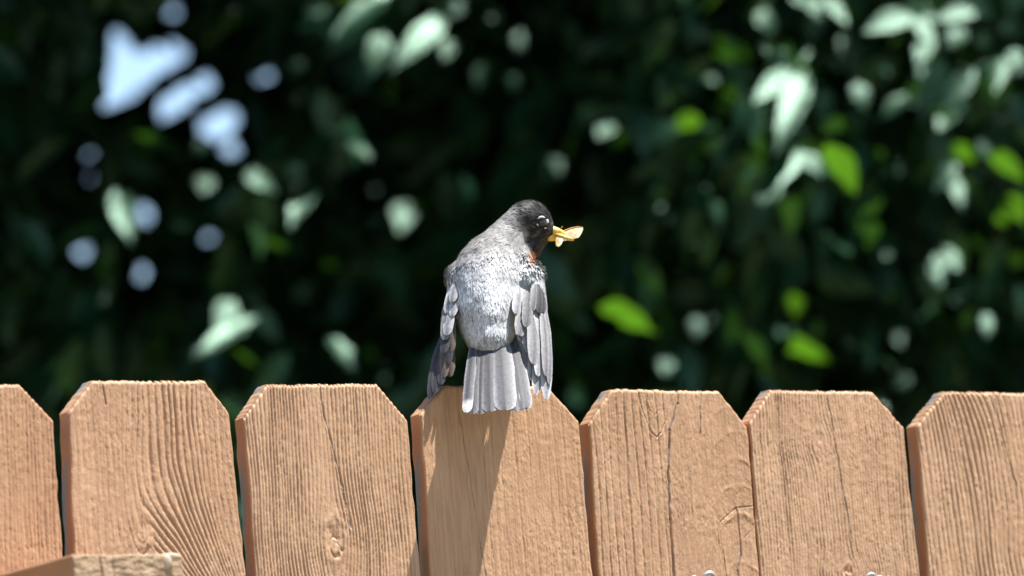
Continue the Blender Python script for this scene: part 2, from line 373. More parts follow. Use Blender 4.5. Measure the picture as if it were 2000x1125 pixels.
def build_board(k, poly, parent, mat, thick=THICK, name="picket", height=None, zfloor=0.03, du=0.5, dv=0.8, y0=0.0):
    (bl, ls, tl, tr, rs, br) = poly
    zb = bl[1] - 6.0
    nU = int((br[0] - bl[0]) / du)
    s = np.linspace(0, 1, nU + 1)
    def edge_x(a, b, z): return a[0] + (b[0] - a[0]) * (z - a[1]) / (b[1] - a[1])
    # each column starts on the bottom line and ends on the top outline
    top = np.array([ls, tl, tr, rs])
    xt = ls[0] + s * (rs[0] - ls[0]); zt = np.interp(xt, top[:, 0], top[:, 1])
    r = np.random.default_rng(300 + k)
    W = rs[0] - ls[0]
    zt = zt + 0.35 * vnoise(xt / 1.7, xt * 0, k * 5 + 1) + 0.35 * vnoise(xt / 6, xt * 0, k * 5 + 2)
    xb = bl[0] + s * (br[0] - bl[0])
    zmax = max(tl[1], tr[1])
    if height is None:
        ut = (xt - ls[0]) * (140.0 / W); zt = zt + np.clip(board_height(k, ut, zmax - zt, W)[0], -2.0, 0.5) * 0.75
    Hh = zmax - zb
    dist_ = np.concatenate([np.arange(0, 3.6, 0.3), np.linspace(3.6, Hh, int((Hh - 3.6) / dv))])
    tv = 1 - dist_[::-1] / Hh; nV = len(tv) - 1
    X = xb[None, :] + (xt - xb)[None, :] * tv[:, None]
    Z = zb + (zt - zb)[None, :] * tv[:, None]
    # the outer edges wander a little, as sawn and worn boards do
    wob = 0.6 * vnoise(Z[:, :1] / 14, Z[:, :1] * 0 + 3, k + 40); wob2 = 0.6 * vnoise(Z[:, -1:] / 11, Z[:, :1] * 0 + 7, k + 50)
    X = X + wob * (1 - s)[None, :] + wob2 * s[None, :]
    u = (X - ls[0]) * (140.0 / W) if height is None else X - ls[0]; v = zmax - Z
    h, cm = (board_height(k, u, v, W) if height is None else (height(u, v), np.zeros_like(u)))
    # rounded arrises
    dl = X - X[:, :1]; dr = X[:, -1:] - X; dtop = (zt[None, :] - Z) * np.where((xt < tl[0]) | (xt > tr[0]), 0.65, 1.0)[None, :]
    d = np.minimum(np.minimum(dl, dr), dtop * 0.62); R = 1.7
    h = h - np.where(d < R, R - np.sqrt(np.clip(R * R - (R - d) ** 2, 0, None)), 0) * 0.9
    if height is None: h = h - 1.5 * np.clip(1 - (zt[None, :] - Z) / 3.2, 0, 1) ** 2
    Y = -h
    V = [np.stack([X, Y, Z], -1).reshape(-1, 3)]
    nc = nU + 1; nr = nV + 1
    ii, jj = np.meshgrid(np.arange(nU), np.arange(nV)); a = (jj * nc + ii).ravel()
    quads = np.stack([a, a + 1, a + nc + 1, a + nc], -1)
    # outline loop (counter-clockwise from bottom-left), thickness strips and the plain lower length
    loop = list(range(nc)) + [j * nc + nU for j in range(1, nr)] + [(nr - 1) * nc + i for i in range(nU - 1, -1, -1)] + [j * nc for j in range(nr - 2, 0, -1)]
    front = V[0]; n0 = len(front); L = len(loop)
    extra, faces = [], []
    prev = np.array(loop)
    for q, yy in enumerate((thick * 1000 * 0.12, thick * 1000 * 0.45, thick * 1000 * 0.8, thick * 1000)):
        ring = front[loop].copy(); ring[:, 1] = yy
        if 0 < q < 3:
            ring[:, 0] += 0.25 * vnoise(ring[:, 2] / 3, ring[:, 1], k + 60); ring[:, 2] += 0.25 * vnoise(ring[:, 0] / 2.2, ring[:, 1] / 3, k + 61)
        idx = n0 + sum(len(e) for e in extra) + np.arange(L); extra.append(ring)
        faces.append(np.stack([np.roll(prev, -1), prev, idx, np.roll(idx, -1)], -1)); prev = idx
    # back as a fan of quads around its middle
    cen = extra[-1].mean(0); ci = n0 + sum(len(e) for e in extra); extra.append(cen[None])
    if L % 2: L -= 1
    bi = prev
    fan = np.stack([bi[0::2][: L // 2], bi[1::2][: L // 2], np.roll(bi, -2)[0::2][: L // 2], np.full(L // 2, ci)], -1)
    # lower length down to the ground, same relief on a coarser grid that grows coarser with depth
    zz = [zb + 3.0, zb + 0.35, zb - 0.04]; step = 1.2
    while zz[-1] - step > zfloor * 1000: zz.append(zz[-1] - step); step = min(step * 1.03, 14.0)
    zz.append(zfloor * 1000); zz = np.array(zz)
    nu2 = max(int((br[0] - bl[0]) / 0.85), 8); xx = np.linspace(bl[0] + 0.2, br[0] - 0.2, nu2 + 1)
    X2, Z2 = np.meshgrid(xx, zz); u2 = (X2 - ls[0]) * (140.0 / W) if height is None else X2 - ls[0]
    h2 = board_height(k, u2, zmax - Z2, W)[0] if height is None else height(u2, zmax - Z2)
    e2 = np.minimum(X2 - xx[0], xx[-1] - X2)
    Y2 = -h2 + np.where(e2 < 1.5, 1.5 - e2, 0) * 0.6 + 0.06 + 1.6 * np.clip((Z2 - zb) / 1.0, 0, 1)
    li = ci + 1; n2 = nu2 + 1; m2 = len(zz)
    extra.append(np.stack([X2, Y2, Z2], -1).reshape(-1, 3))
    i2, j2 = np.meshgrid(np.arange(nu2), np.arange(m2 - 1)); a2 = (j2 * n2 + i2).ravel() + li
    low_front = np.stack([a2, a2 + n2, a2 + n2 + 1, a2 + 1], -1)
    bk = li + n2 * m2
    extra.append(np.array([(xx[0], thick * 1000, z_) for z_ in zz] + [(xx[-1], thick * 1000, z_) for z_ in zz]))
    jr = np.arange(m2 - 1); Lf = li + jr * n2; Rf = Lf + nu2; Lb = bk + jr; Rb = bk + m2 + jr
    lf = np.concatenate([low_front, np.stack([Lf, Lb, Lb + 1, Lf + n2], -1), np.stack([Rf, Rf + n2, Rb + 1, Rb], -1), np.stack([Lb, Rb, Rb + 1, Lb + 1], -1)])
    V = np.concatenate(V + extra) / 1000.0
    V[:, 1] += y0
    faces = np.concatenate([quads] + faces + [fan[:, ::-1], lf])
    org = np.array([(bl[0] + br[0]) / 2000, y0, 0.0]); 
    ccol = np.zeros((len(V), 3)); ccol[:n0] = cm.reshape(-1, 1)
    me = mesh_data(name, V - org, faces, mat, True, ccol)
    me.polygons.foreach_set("use_smooth", np.concatenate([np.ones(len(quads), bool), np.zeros(len(faces) - len(quads) - len(lf), bool), np.arange(len(lf)) < len(low_front)]))
    o = obj(name, me, None); o.location = Vector(org)
    if parent is not None: o.parent = parent
    return o

fence = empty("wooden_fence", (0, 0, 0))
tag(fence, "tan painted dog-eared board fence with a bird perched on one board", "fence")
for k, p in enumerate(polys):
    build_board(k, p, fence, PAINT)
# rails nailed to the far side
x0, x1 = polys[0][0, 0] / 1000, polys[-1][5, 0] / 1000
for z0 in (0.35, 1.45):
    zc = [(x0, THICK + .0005, z0), (x1, THICK + .0005, z0), (x1, THICK + .038, z0), (x0, THICK + .038, z0)]
    V = np.array(zc + [(a, b, c + .089) for a, b, c in zc])
    obj("rail", mesh_data("rail", V, [[0, 3, 2, 1], [4, 5, 6, 7], [0, 1, 5, 4], [1, 2, 6, 5], [2, 3, 7, 6], [3, 0, 4, 7]], PAINT, False), fence)

# post in front of the fence, low at the left
YP = -0.140
a = P(140, 1083, YP) * 1000; b = P(356, 1084, YP) * 1000
zt_ = a[2]
pp = np.array([(a[0], zt_ - 60), (a[0], zt_ - 1.5), (a[0] + 0.8, zt_), (b[0] - 0.8, zt_ - 1), (b[0], zt_ - 2.5), (b[0], zt_ - 60)])
def post_h(u, v):
    h = 0.3 * vnoise(u / 9, v / 5, 5) + 0.3 * vnoise(u / 4.5, v / 1.6, 6) + 0.22 * vnoise(u / 1.2, v / 0.9, 7)
    h -= 1.6 * np.exp(-((u - 22 - 0.06 * v) / 0.7) ** 2)
    h -= 0.9 * np.exp(-((u - 32 - 0.2 * vnoise(v / 3, v * 0, 3)) / 1.0) ** 2)
    h += 0.7 * np.exp(-(v / 1.6) ** 2) * (0.7 + 0.5 * vnoise(u / 4, u * 0, 8))
    return h
post = build_board(60, pp, None, POST, thick=0.136, name="fence_post", height=post_h, zfloor=0.0, y0=YP)
tag(post, "short square timber post with weathered grey face against the fence", "post")
dr = P(328, 1088, YP - 0.0002)
V, Fc = ellipsoid(dr, [RH * 0.0085, FH * 0.0011, np.array([0, 0, 0.0030])], 12, 8)
V2, Fc2 = ellipsoid(P(325, 1097, YP - 0.0002), [RH * 0.0040, FH * 0.0015, np.array([0, 0, 0.0052])], 12, 8)
V, Fc, _ = cat_mesh([(V, Fc), (V2, Fc2)])
DRIP = mat_simple("pale_paint", (0.50, 0.39, 0.28), 0.45, 0.5, 120, 0.1)
obj("paint_drip", mesh_data("paint_drip", V, Fc, DRIP), post)

# ------------------------------------------------------------------ bird
MMPX = PXS * DIST                              # metres per pixel at the perch
Zv = np.array([0, 0, 1.0])
bird = empty("perched_bird", REF)
tag(bird, "grey robin with drooping wings perched on the fence, insect in its bill", "bird")

def spline(st, n):
    st = np.array(st, float); m = len(st); out = []
    for t in np.linspace(0, m - 1, n):
        i = min(int(t), m - 2); f = t - i
        p0, p1, p2, p3 = st[max(i - 1, 0)], st[i], st[i + 1], st[min(i + 2, m - 1)]
        out.append(0.5 * ((2 * p1) + (-p0 + p2) * f + (2 * p0 - 5 * p1 + 4 * p2 - p3) * f * f + (-p0 + 3 * p1 - 3 * p2 + p3) * f ** 3))
    return np.array(out)
# px, py, depth mm, half width px, half depth mm
AXIS = [(958, 672, -27, 36, 13), (956, 655, -23, 48, 20), (953, 635, -18, 56, 25), (951, 605, -10, 64, 33), (953, 570, -2, 71, 37),
        (958, 538, 6, 76, 38), (966, 510, 12, 66, 34), (979, 486, 16, 52, 28), (994, 464, 19, 44, 23), (1011, 446, 20, 42, 20), (1028, 433, 20, 43, 19)]
blobs = []
for s_ in spline(AXIS, 70):
    blobs.append((Q(s_[0], s_[1], s_[2] / 1000), s_[3] * MMPX, s_[4] / 1000, s_[3] * MMPX * 0.85))
def blob(px, py, d, rx, rd, rz): blobs.append((Q(px, py, d / 1000), rx * MMPX, rd / 1000, rz * MMPX))
blob(1033, 432, 19, 44, 16, 41); blob(1046, 438, 18, 35, 15, 34); blob(1060, 447, 17, 24, 12, 22); blob(1068, 452, 16, 17, 8.5, 15)
blob(1046, 456, 19, 32, 14, 30); blob(1040, 474, 20, 26, 15, 26); blob(1026, 492, 22, 24, 20, 26)
blob(900, 543, 2, 29, 17, 36); blob(1030, 545, 0, 31, 17, 44); blob(1010, 515, 10, 34, 24, 30); blob(928, 515, 10, 28, 20, 26)
blob(957, 692, -14, 34, 9, 26); blob(972, 700, -24, 30, 7, 30); blob(914, 632, -4, 17, 14, 26); blob(950, 610, 22, 52, 26, 60); blob(985, 520, 34, 50, 22, 55); blob(952, 660, 8, 38, 22, 42)
parts = [ellipsoid(c, [RH * a_, FH * b_, Zv * c_], 20, 14) for c, a_, b_, c_ in blobs]
V, Fc, _ = cat_mesh(parts)
tmp = bpy.data.objects.new("tmp", mesh_data("tmp", V, Fc, PLUM)); col.objects.link(tmp)
md = tmp.modifiers.new("r", 'REMESH'); md.mode = 'VOXEL'; md.voxel_size = 0.0012
md = tmp.modifiers.new("s", 'SMOOTH'); md.iterations = 14; md.factor = 0.6
bpy.context.view_layer.update()
ev = tmp.evaluated_get(bpy.context.evaluated_depsgraph_get()).to_mesh()
bv = np.empty(len(ev.vertices) * 3, np.float32); ev.vertices.foreach_get("co", bv); bv = bv.reshape(-1, 3).astype(float)
bn = np.empty(len(ev.vertices) * 3, np.float32); ev.vertices.foreach_get("normal", bn); bn = bn.reshape(-1, 3).astype(float)
bf = [list(p.vertices) for p in ev.polygons]
bpy.data.objects.remove(tmp)

GREY = np.array([0.50, 0.505, 0.525]); BROWNGREY = np.array([0.235, 0.222, 0.216]); BLACK = np.array([0.010, 0.009, 0.009])
ORANGE = np.array([0.40, 0.17, 0.085]); CREAM = np.array([0.62, 0.58, 0.42])
def smooth(a, b, x): t = np.clip((x - a) / (b - a), 0, 1); return t * t * (3 - 2 * t)
def plumage(p):
    """colours of a robin: slate back, dark head, rusty breast, pale vent"""
    p = np.asarray(p, float).reshape(-1, 3); q, _ = proj(p); x, y = q[:, 0], q[:, 1]
    depth = (p - REF) @ FH * 1000
    c = np.repeat(GREY[None], len(p), 0)
    up = smooth(560, 470, y)[:, None]; c = c * (1 - up) + BROWNGREY * up
    n = vnoise(x / 9, y / 9, 3)[:, None]; n2 = vnoise(x / 26, y / 20, 13)[:, None]; c = c * (1 + 0.2 * n + 0.24 * n2)
    bar = np.sin((y * 0.8 - x * 0.55) / 4.2 + 2 * vnoise(x / 12, y / 12, 14)) * smooth(500, 480, y) * smooth(1030, 1000, x); c = c * (1 - 0.3 * np.clip(bar, 0, 1))[:, None]
    ax = spline(AXIS, 200); 
    j = np.argmin((ax[None, :, 1] - y[:, None]) ** 2 + (ax[None, :, 0] - x[:, None]) ** 2, 1)
    belly = smooth(4, 12, depth - ax[j, 2]) * smooth(470, 492, y)
    bc = np.where((y > 625)[:, None], CREAM[None], ORANGE[None])
    c = c * (1 - belly[:, None]) + bc * belly[:, None]
    # dark hood: everything to the bill side of a line down the side of the neck
    A, B = np.array([1004, 392.]), np.array([1034, 492.])
    t = unit(B - A); sd = (x - A[0]) * t[1] - (y - A[1]) * t[0]
    hood = (smooth(-12, 16, sd + 7 * vnoise(x / 6, y / 6, 9)) * smooth(506, 492, y))[:, None]
    c = c * (1 - hood) + BLACK * hood
    streak = smooth(0.25, 0.75, vnoise((x * 0.5 + y * 0.85) / 3.0, (x * 0.85 - y * 0.5) / 14.0, 41))[:, None] * hood; c = c * (1 - streak * 0.8) + np.array([0.075, 0.066, 0.062]) * streak * 0.8
    thr = smooth(489, 494, y) * smooth(1031, 1038, x) * smooth(518, 506, y)
    c = c * (1 - thr[:, None]) + ORANGE * thr[:, None]
    return c
body = obj("body", mesh_data("body", bv, bf, PLUM, True, plumage(bv)), bird)

# contour feathers lying over the body: far too many to count, one part
axs = spline(AXIS, 120); axw = np.array([Q(a[0], a[1], a[2] / 1000) for a in axs])
bill = Q(1078, 452, 0.016)
def body_flow(fp):
    k_ = np.argmin(((axw[None] - fp[:, None]) ** 2).sum(-1), 1)
    flow = axw[np.maximum(k_ - 2, 0)] - axw[np.minimum(k_ + 2, 119)]
    hd = smooth(475, 445, proj(fp)[0][:, 1]); sw = fp - bill          # on the head they sweep back from the bill
    flow = flow / np.linalg.norm(flow, axis=1)[:, None]; sw = sw / np.linalg.norm(sw, axis=1)[:, None]
    return flow * (1 - hd)[:, None] + sw * hd[:, None], hd
def down_coat(verts, norms, faces, n, flowfn, colfn, L0=0.0068, L1=0.0050):
    """soft overlapping barbs, each a slim blade lying along the body"""
    tris = np.array([[f[0], f[i], f[i + 1]] for f in faces for i in range(1, len(f) - 1)])
    ar = np.linalg.norm(np.cross(verts[tris[:, 1]] - verts[tris[:, 0]], verts[tris[:, 2]] - verts[tris[:, 0]]), axis=1)
    ti = rng.choice(len(tris), n, p=ar / ar.sum()); ra, rb = rng.random(n), rng.random(n); sw = ra + rb > 1; ra[sw] = 1 - ra[sw]; rb[sw] = 1 - rb[sw]
    fp = verts[tris[ti, 0]] * (1 - ra - rb)[:, None] + verts[tris[ti, 1]] * ra[:, None] + verts[tris[ti, 2]] * rb[:, None]
    fn = norms[tris[ti, 0]]; fn = fn / np.linalg.norm(fn, axis=1)[:, None]
    keep = np.linalg.norm(fp - bill, axis=1) > 0.0065; fp, fn = fp[keep], fn[keep]; n = len(fp)
    flow, hd = flowfn(fp)
    q = proj(fp)[0]; sway = 0.16 * vnoise(q[:, 0] / 7, q[:, 1] / 7, 31)[:, None] * RH + 0.10 * vnoise(q[:, 0] / 9, q[:, 1] / 9, 32)[:, None] * Zv
    flow = flow + sway + 0.10 * rng.normal(size=(n, 3))
    flow -= fn * (flow * fn).sum(1)[:, None]; flow /= np.linalg.norm(flow, axis=1)[:, None]
    side = np.cross(fn, flow)
    Ln = (L0 + (L1 - L0) * hd) * rng.uniform(0.6, 1.35, n); Wd = Ln * rng.uniform(0.07, 0.13, n)
    clump = 0.5 + 0.5 * vnoise(q[:, 0] / 6, q[:, 1] / 5, 33)
    lift = (0.02 + 0.05 * clump) * rng.uniform(0.3, 1.0, n) * Ln
    def at(a, w_, h_): return fp + flow * (Ln * a)[:, None] + side * (Wd * w_)[:, None] + fn * (lift * h_)[:, None]
    V = np.stack([fp - fn * 0.0005, at(.4, 1, .5), at(.4, -1, .5), at(.8, .7, .9), at(.8, -.7, .9), at(1, 0, 1.0)], 1)
    C = colfn(fp + flow * 0.003) * rng.uniform(0.80, 1.22, (n, 1)) * (0.95 + 0.1 * clump)[:, None]
    b = (np.arange(n) * 6)[:, None]
    tri = np.concatenate([b + np.array([a]) for a in ([0, 1, 2], [1, 3, 2], [2, 3, 4], [3, 5, 4])])
    return V.reshape(-1, 3), tri, np.clip(np.repeat(C, 6, 0), 0, 0.8)
V, tri, C = down_coat(bv, bn, bf, 34000, body_flow, plumage)
cf = obj("contour_feathers", mesh_data("contour_feathers", V, tri, PLUM, True, C), bird)
cf["kind"] = "stuff"

def feather(base_, tip, width, normal, color, bend=0.06, cup=0.18, edge=1.6, n=12, blunt=0.5, tipcol=None):
    """one flight feather: curved vane with a raised shaft, paler along its edges"""
    base_, tip = np.asarray(base_), np.asarray(tip); ax = tip - base_; L = np.linalg.norm(ax); ax = ax / L
    nn = unit(normal - ax * np.dot(normal, ax)); sd = np.cross(nn, ax); V, C = [], []
    cols = np.array([-1, -0.55, -0.06, 0.06, 0.55, 1.0])
    for i in range(n + 1):
        t = 1 - (1 - i / n) ** 1.7
        t0_ = 1 - 0.5 * (1 - blunt) - 0.07
        wv = width * 0.5 * min(1, (0.45 + 1.6 * t)) * math.sqrt(max(0.0, 1 - max(0, (t - t0_) / (1 - t0_)) ** 2.6)) + 0.01 * width
        c = base_ + ax * (L * t) + nn * (bend * L * 4 * t * (1 - t))
        for x in cols:
            ridge = 0.0005 if abs(x) < 0.1 else 0.0
            ragged = 1 + (0.05 * math.sin(37 * t + 9 * x + L * 9000) if abs(x) == 1 else 0)
            V.append(c + sd * (x * wv * ragged) - nn * (cup * wv * x * x) + nn * ridge)
            cc = np.array(color) * (1 + (edge - 1) * abs(x) ** 5) * (1 + 0.10 * math.sin(t * 60 + x * 20)) * (0.62 if abs(x) < 0.1 else 1)
            if tipcol is not None and t > 0.86: cc = np.array(tipcol)
            C.append(np.clip(cc, 0, 0.8))
    m = len(cols); Fc = [[i * m + j, i * m + j + 1, (i + 1) * m + j + 1, (i + 1) * m + j] for i in range(n) for j in range(m - 1)]
    return np.array(V), Fc, np.array(C)
def add_feather(name, parent, b, t, wpx, normal, color, **kw):
    V, Fc, C = feather(Q(b[0], b[1], b[2] / 1000), Q(t[0], t[1], t[2] / 1000), wpx * MMPX, normal, color, **kw)
    return obj(name, mesh_data(name, V, Fc, PLUM, True, C), parent)

# tail: fanned feathers, the middle ones on top
TAILG = (0.088, 0.085, 0.092)
tail_n = unit(-FH * 0.75 + Zv * 0.66)
TAIL = [((931, 655), (912, 806), 22, 4), ((938, 655), (924, 809), 24, 3), ((946, 655), (939, 809), 28, 2), ((956, 655), (958, 804), 36, 1),
        ((976, 655), (988, 801), 44, 0), ((986, 655), (1008, 803), 36, 1.5), ((996, 655), (1022, 801), 30, 2.5), ((1001, 655), (1030, 798), 24, 3.5)]
tail = None
for i, (b, t, wd, lay) in enumerate(TAIL):
    off = lay * 0.9
    shade = rng.uniform(0.82, 1.15)
    add_feather("tail_feather", bird, (b[0], b[1] - 8, -20 + off), (t[0], t[1], -86 + off), wd, tail_n + RH * 0.25 * (i - 3.5) / 3.5, np.array(TAILG) * shade,
                bend=0.03, cup=0.10, blunt=0.90, edge=2.8, tipcol=(0.45, 0.45, 0.45) if i == 0 else None)

# wings: a covert-clad arm with flight feathers as sub-parts
def wing(chain, feathers, nrm, shade):
    st = spline(chain, 26)
    prt = [ellipsoid(Q(s_[0], s_[1], s_[2] / 1000), [RH * s_[3] * MMPX, FH * s_[4] / 1000, Zv * s_[3] * MMPX * 1.2], 14, 10) for s_ in st]
    V, Fc, _ = cat_mesh(prt)
    tmp = bpy.data.objects.new("tmp", mesh_data("tmp", V, Fc, PLUM)); col.objects.link(tmp)
    md = tmp.modifiers.new("r", 'REMESH'); md.mode = 'VOXEL'; md.voxel_size = 0.0012
    md = tmp.modifiers.new("s", 'SMOOTH'); md.iterations = 6
    bpy.context.view_layer.update()
    e = tmp.evaluated_get(bpy.context.evaluated_depsgraph_get()).to_mesh()
    vv = np.empty(len(e.vertices) * 3, np.float32); e.vertices.foreach_get("co", vv); vv = vv.reshape(-1, 3).astype(float)
    nn_ = np.empty(len(e.vertices) * 3, np.float32); e.vertices.foreach_get("normal", nn_); nn_ = nn_.reshape(-1, 3).astype(float)
    fc = [list(p.vertices) for p in e.polygons]; bpy.data.objects.remove(tmp)
    q, _ = proj(vv)
    w_ = obj("wing", mesh_data("wing", vv, fc, PLUM, True, np.repeat(np.array(GREY)[None] * shade, len(vv), 0) * (1 + 0.25 * vnoise(q[:, 0] / 5, q[:, 1] / 8, 4))[:, None]), bird)
    dn = Q(st[-1][0], st[-1][1], st[-1][2] / 1000) - Q(st[0][0], st[0][1], st[0][2] / 1000)
    V, tri, C = down_coat(vv, nn_, fc, 4200, lambda p: (np.repeat(unit(dn)[None], len(p), 0), np.zeros(len(p))), lambda p: plumage(p) * shade * 0.92)
    cf = obj("contour_feathers", mesh_data("contour_feathers", V, tri, PLUM, True, C), w_); cf["kind"] = "stuff"
    for i, (nm, b, t, wd, c) in enumerate(feathers):
        add_feather(nm, w_, b, t, wd, nrm + RH * rng.uniform(-.15, .15), np.array(c) * rng.uniform(0.9, 1.1), bend=0.04, cup=0.07, blunt=0.45, edge=1.45)
    return w_
DK, MD, LT, BR = (0.050, 0.047, 0.052), (0.17, 0.165, 0.17), (0.33, 0.325, 0.34), (0.10, 0.075, 0.062)  # sunlit right wing and body-shaded left wing put into the feather tones
wing([(1040, 540, -4, 22, 10), (1046, 570, -10, 20, 8), (1050, 600, -15, 14, 6), (1052, 625, -19, 9, 4)],
     [("primary_feather", (1062, 590, -15), (1073, 752, -53), 15, MD), ("primary_feather", (1058, 592, -16), (1067, 781, -56), 24, LT),
      ("primary_feather", (1052, 595, -17), (1046, 772, -56), 26, LT), ("primary_feather", (1056, 595, -19), (1066, 735, -54), 18, MD),
      ("flank_feather", (1020, 632, -8), (1034, 744, -32), 28, LT), ("secondary_feather", (1046, 592, -19), (1050, 735, -54), 24, LT), ("secondary_feather", (1040, 592, -19), (1036, 742, -52), 22, LT),
      ("secondary_feather", (1036, 592, -21), (1042, 712, -53), 26, MD), ("secondary_feather", (1030, 585, -22), (1032, 690, -39), 28, LT),
      ("tertial_feather", (1020, 575, -22), (1017, 668, -38), 26, LT), ("tertial_feather", (1026, 566, -22), (1014, 656, -42), 30, (0.25, 0.24, 0.245)),
      ("tertial_feather", (1030, 570, -26), (1028, 640, -39), 24, MD), ("tertial_feather", (1014, 560, -26), (1008, 614, -38), 24, LT),
      ("covert_feather", (1044, 555, -20), (1040, 606, -31), 17, MD), ("covert_feather", (1051, 555, -18), (1053, 612, -29), 15, DK),
      ("covert_feather", (1056, 558, -15), (1061, 612, -25), 13, DK), ("covert_feather", (1060, 562, -12), (1066, 614, -20), 10, MD),
      
      ],
     unit(-FH * 0.75 + RH * 0.55 + Zv * 0.35), 1.0)
wing([(897, 545, 2, 19, 10), (887, 580, -4, 16, 9), (879, 620, -10, 13, 7), (873, 660, -16, 10, 5), (868, 690, -20, 7, 3)],
     [("primary_feather", (866, 650, -12), (840, 780, -40), 22, DK), ("primary_feather", (870, 655, -14), (850, 768, -42), 24, DK),
      ("primary_feather", (873, 655, -17), (862, 752, -43), 22, DK), ("secondary_feather", (876, 640, -16), (868, 738, -42), 24, BR),
      ("secondary_feather", (880, 640, -17), (880, 736, -40), 24, BR), ("secondary_feather", (880, 632, -19), (876, 712, -40), 26, DK),
      ("secondary_feather", (876, 625, -20), (868, 690, -38), 24, DK), ("tertial_feather", (882, 605, -20), (881, 690, -37), 22, BR),
      ("tertial_feather", (876, 600, -20), (870, 664, -34), 24, MD), ("tertial_feather", (884, 590, -20), (874, 655, -35), 26, LT),
      ("tertial_feather", (900, 565, -18), (892, 622, -31), 22, BR), ("tertial_feather", (895, 565, -18), (884, 618, -31), 22, LT),
      ("covert_feather", (884, 560, -14), (874, 612, -25), 22, LT), ("covert_feather", (893, 545, -16), (884, 590, -27), 22, LT),
      
      ("covert_feather", (876, 580, -8), (866, 640, -20), 16, MD), ("covert_feather", (870, 620, -10), (864, 690, -24), 12, DK)],
     unit(-FH * 0.8 - RH * 0.45 + Zv * 0.25), 0.9)

# head details
EYE = mat_simple("eye", (0.012, 0.009, 0.008), 0.04, 0.8)
BILL = mat_simple("bill", (0.66, 0.38, 0.035), 0.35, 0.5, 300, 0.2)
LEGM = mat_simple("leg_skin", (0.10, 0.065, 0.045), 0.5, 0.4, 300, 0.3)
def body_surface(px, py):
    q, z = proj(bv); m = np.hypot(q[:, 0] - px, q[:, 1] - py) < 5
    return bv[m][np.argmin(z[m])]
e0 = body_surface(1061, 432)
obj("eye", mesh_data("eye", *ellipsoid(e0 + FH * 0.0010, [RH * 0.0034, FH * 0.0028, Zv * 0.0034], 20, 12), EYE), bird)
def ring_arc(c, r, a0, a1, thick, colr):
    pts, rad = [], []
    for i in range(9):
        t = a0 + (a1 - a0) * i / 8
        pts.append(c + RH * r * math.cos(t) + Zv * r * math.sin(t) - FH * 0.0012); rad.append(thick * (0.35 + 0.65 * math.sin(math.pi * i / 8)))
    V, Fc = tube(pts, rad, 8); return V, Fc, np.repeat(np.array([colr]), len(V), 0)
for a0, a1, th in ((0.9, 2.4, 0.0008), (3.3, 3.9, 0.0004)):
    V, Fc, C = ring_arc(e0, 0.0039, a0, a1, th, (0.72, 0.72, 0.70)); obj("eye_ring", mesh_data("eye_ring", V, Fc, PLUM, True, C), bird)
def cone_bill(pts, radii, squash=0.75):
    return tube(pts, radii, 12)
up = [Q(1066, 448, .0160), Q(1076, 450, .0150), Q(1090, 453, .0140), Q(1101, 457, .0132), Q(1107, 462, .0128)]
lo = [Q(1066, 461, .0160), Q(1076, 463, .0150), Q(1088, 465, .0140), Q(1098, 467, .0134), Q(1103, 468, .0130)]
obj("upper_bill", mesh_data("upper_bill", *cone_bill(up, [.0044, .0040, .0031, .0021, .0005]), BILL), bird)
obj("lower_bill", mesh_data("lower_bill", *cone_bill(lo, [.0038, .0033, .0024, .0015, .0004]), BILL), bird)
# white flecks on lore and chin
fl = []
for (x, y, r) in [(1074, 428, 1.0), (1079, 432, .9), (1068, 450, .6)]:
    c = body_surface(min(x, 1072), min(y, 474)); s_ = r * 0.0012
    Vx, Fx = ellipsoid(c - FH * 0.0012, [RH * s_, FH * s_ * .6, Zv * s_ * .9], 8, 6); fl.append((Vx, Fx, np.repeat(np.array([[0.55, 0.55, 0.55]]), len(Vx), 0)))
V, Fc, C = cat_mesh(fl); o = obj("face_flecks", mesh_data("face_flecks", V, Fc, PLUM, True, C), bird)
# legs and gripping feet
for px in (938, 988):
    foot = P(px, 752, 0.0065); foot[2] = ZTOP + 0.0045
    hip = Q(px + (4 if px < 960 else -6), 690, 0.004)
    V, Fc = tube([hip, hip * .45 + foot * .55 + FH * -0.006, foot + Zv * 0.003, foot], [.0050, .0019, .0016, .0017], 10)
    leg = obj("leg", mesh_data("leg", V, Fc, LEGM), bird)
    hd = np.array([0.0, 1.0, 0.0])
    for a in (-0.5, 0.0, 0.5, math.pi):
        d = np.array([math.sin(a), math.cos(a), 0])
        edge_y = (THICK + 0.002 - foot[1]) if d[1] > 0 else (foot[1] + 0.003)
        L1 = abs(edge_y / max(abs(d[1]), 0.5))
        p1 = foot + d * L1 * 0.55 + Zv * 0.001; p2 = foot + d * L1 - Zv * 0.001; p3 = p2 + d * 0.001 - Zv * 0.007
        V, Fc = tube([foot, p1, p2, p3], [.0015, .0014, .0012, .0004], 8)
        obj("toe", mesh_data("toe", V, Fc, LEGM), leg)

